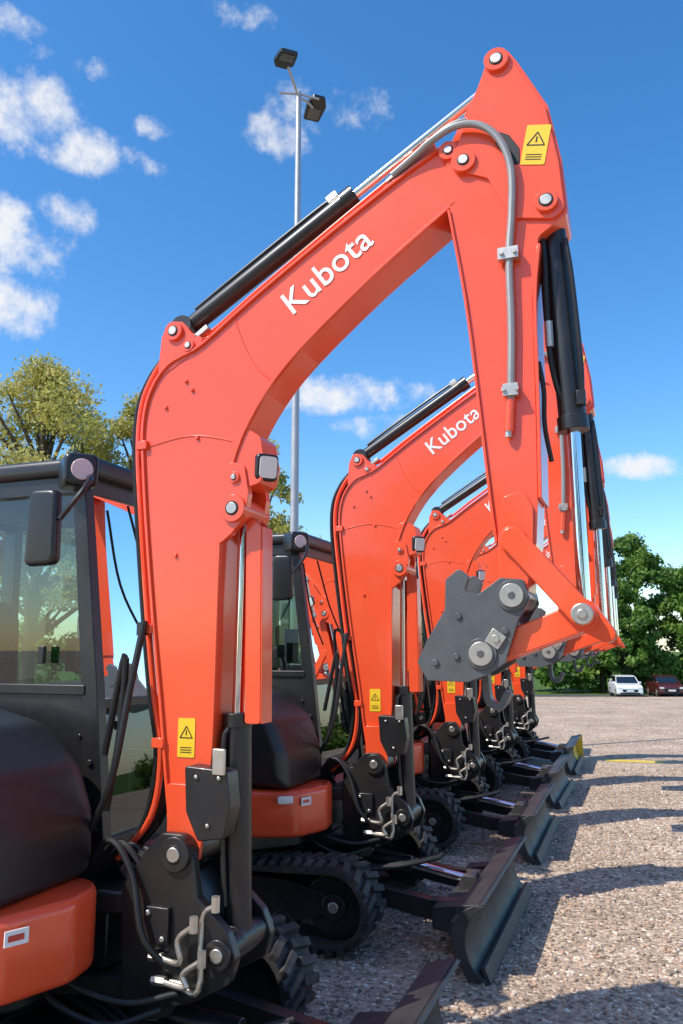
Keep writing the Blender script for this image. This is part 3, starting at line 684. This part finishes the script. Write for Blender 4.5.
me=leaves_mesh('hedge',cs,rs,60000,.26,LEAF_G,.4);o=bpy.data.objects.new('hedge',me);col.objects.link(o)

# ------------------------------------------------------------------ cars
def car(name,loc,rz,paint):
    e=empty(name,loc,rz)
    b=Part('body')
    lo=fillet([(-2.15,.28),(-2.18,.75),(-2.08,1.0),(.95,1.02),(1.75,.90),(2.08,.75),(2.12,.32),(1.9,.22),(-1.95,.22)],.08)
    b.pillow(lo,-.90,.90,.10,paint)
    b.pillow(fillet([(-2.0,.98),(-1.80,1.42),(-1.4,1.52),(.15,1.50),(.45,1.40),(1.15,.98)],.08),-.74,.74,.12,CARG)
    b.pillow(fillet([(-1.72,1.455),(-1.4,1.54),(.12,1.525),(.32,1.455)],.03),-.66,.66,.03,paint)
    for y in(-.73,.73): b.tube([(1.12,y*1.08,1.0),(.42,y*.93,1.44),(-1.75,y*.93,1.44),(-2.0,y*1.05,1.0)],.03,paint,sm=0,n=6)
    b.prism(fillet([(-.55,.62),(.55,.62),(.5,.45),(-.5,.45)],.03),2.09,2.13,BLK,axis='x')
    b.prism(fillet([(-.7,.40),(.7,.40),(.65,.28),(-.65,.28)],.03),2.08,2.12,BLK,axis='x')
    b.box((2.13,0,.52),(.02,.5,.11),WHITE)
    for y in(-.68,.68): b.box((2.05,y,.70),(.10,.30,.12),LENS);b.box((-2.17,y,.82),(.06,.25,.2),REDL);b.pillow(fillet([(.68,.98),(.68,1.12),(.86,1.12),(.86,.98)],.03),y*1.32-.1,y*1.32+.1,.03,paint)
    b.build(e,0)
    w=Part('wheels')
    for x in(-1.32,1.32):
        for s in(-1,1):
            w.cyl((x,s*.70,.32),(x,s*.905,.32),.33,RUBBER,28);w.cyl((x,s*.90,.32),(x,s*.915,.32),.21,ZINC,20)
    w.build(e,.01)
car('parked_car',(20.9,60,-1.745),rad(-100),CARW);car('parked_car.001',(24.0,60.5,-1.745),rad(-98),CARD)

# ------------------------------------------------------------------ light and sky
EL=rad(50);tx_,ty_=-.90,-.44;l=math.hypot(tx_,ty_);tx_/=l;ty_/=l
S=Vector((tx_*math.cos(EL),ty_*math.cos(EL),math.sin(EL)))
sd=bpy.data.lights.new('sun','SUN');sd.energy=5.0;sd.angle=rad(.5);sd.color=(1,.945,.86);so=bpy.data.objects.new('sun',sd);col.objects.link(so)
so.rotation_euler=(-S).to_track_quat('-Z','Y').to_euler();so.location=(0,0,20)
w=bpy.data.worlds.new('World');scene.world=w;w.use_nodes=True;nt=w.node_tree;nt.nodes.clear()
o=N(nt,'ShaderNodeOutputWorld');bg=N(nt,'ShaderNodeBackground');bg.inputs['Strength'].default_value=.15;nt.links.new(bg.outputs[0],o.inputs[0])
sk=N(nt,'ShaderNodeTexSky',sky_type='NISHITA');sk.sun_disc=False;sk.sun_elevation=EL;sk.sun_rotation=math.atan2(tx_,ty_)
sk.air_density=1.0;sk.dust_density=.6;sk.ozone_density=2.6
tcw=N(nt,'ShaderNodeTexCoord');sxyz=N(nt,'ShaderNodeSeparateXYZ');nt.links.new(tcw.outputs['Generated'],sxyz.inputs[0])
def M(op,a,b=None,c=None):
    n=N(nt,'ShaderNodeMath',operation=op)
    for i,v in enumerate((a,b,c)):
        if v is None: continue
        if isinstance(v,(int,float)): n.inputs[i].default_value=v
        else: nt.links.new(v,n.inputs[i])
    return n.outputs[0]
az=M('ARCTAN2',sxyz.outputs[0],sxyz.outputs[1]);el=M('ARCSINE',sxyz.outputs[2])
nz=N(nt,'ShaderNodeTexNoise');nz.inputs['Scale'].default_value=13;nz.inputs['Detail'].default_value=7;nz.inputs['Roughness'].default_value=.64;nt.links.new(tcw.outputs['Generated'],nz.inputs['Vector'])
clouds=[(-.435,.668,.050,.022,1.4),(-.423,.601,.062,.036,1.55),(-.337,.570,.066,.020,1.4),(-.335,.651,.030,.014,.8),(-.254,.604,.025,.010,.9),(-.10,.618,.045,.020,.8),(-.03,.640,.085,.020,.85),(-.417,.464,.055,.036,1.5),(-.366,.499,.030,.018,1.2),(-.417,.395,.046,.028,1.5),(.024,.318,.078,.020,1.4),(.058,.280,.050,.014,1.2),(.350,.214,.050,.011,1.1),(-.158,.726,.035,.012,.6),(-.8,.5,.2,.09,1.),(.9,.5,.2,.07,1.),(2.6,.5,.3,.1,1.),(-2.5,.6,.3,.12,1.)]
tot=None
for a,e_,ra,re,st in clouds:
    da=M('MULTIPLY',M('SUBTRACT',az,a),1/ra);de=M('MULTIPLY',M('SUBTRACT',el,e_),1/re)
    q=M('MULTIPLY_ADD',da,da,M('MULTIPLY',de,de))
    g=M('MULTIPLY_ADD',q,-.45*st,st)
    tot=g if tot is None else M('MAXIMUM',tot,g)
tot=M('MAXIMUM',tot,-1.5)
dn=M('MULTIPLY',M('SUBTRACT',nz.outputs['Fac'],.5),5.8)
den=M('ADD',tot,dn)
mr=N(nt,'ShaderNodeMapRange',interpolation_type='SMOOTHSTEP');mr.inputs['From Min'].default_value=.2;mr.inputs['From Max'].default_value=1.8;nt.links.new(den,mr.inputs['Value'])
cc=N(nt,'ShaderNodeMix',data_type='RGBA');cc.inputs['B'].default_value=(6.2,6.25,6.4,1)
hs=N(nt,'ShaderNodeHueSaturation');hs.inputs['Saturation'].default_value=1.32;hs.inputs['Value'].default_value=1.55;nt.links.new(sk.outputs[0],hs.inputs['Color'])
nt.links.new(hs.outputs[0],cc.inputs['A']);nt.links.new(M('MULTIPLY',mr.outputs[0],.95),cc.inputs['Factor']);nt.links.new(cc.outputs['Result'],bg.inputs['Color'])

# ------------------------------------------------------------------ camera
cd=bpy.data.cameras.new('camera');cam=bpy.data.objects.new('camera',cd);col.objects.link(cam);scene.camera=cam
cd.sensor_fit='VERTICAL';cd.sensor_height=36;cd.lens=796/1024*36;cd.clip_end=4000;cd.clip_start=.05
cam.location=(0,0,1.64);cam.rotation_euler=(rad(90)+math.atan(138/796),0,0)
scene.view_settings.view_transform='Standard';scene.view_settings.look='None';scene.view_settings.exposure=0
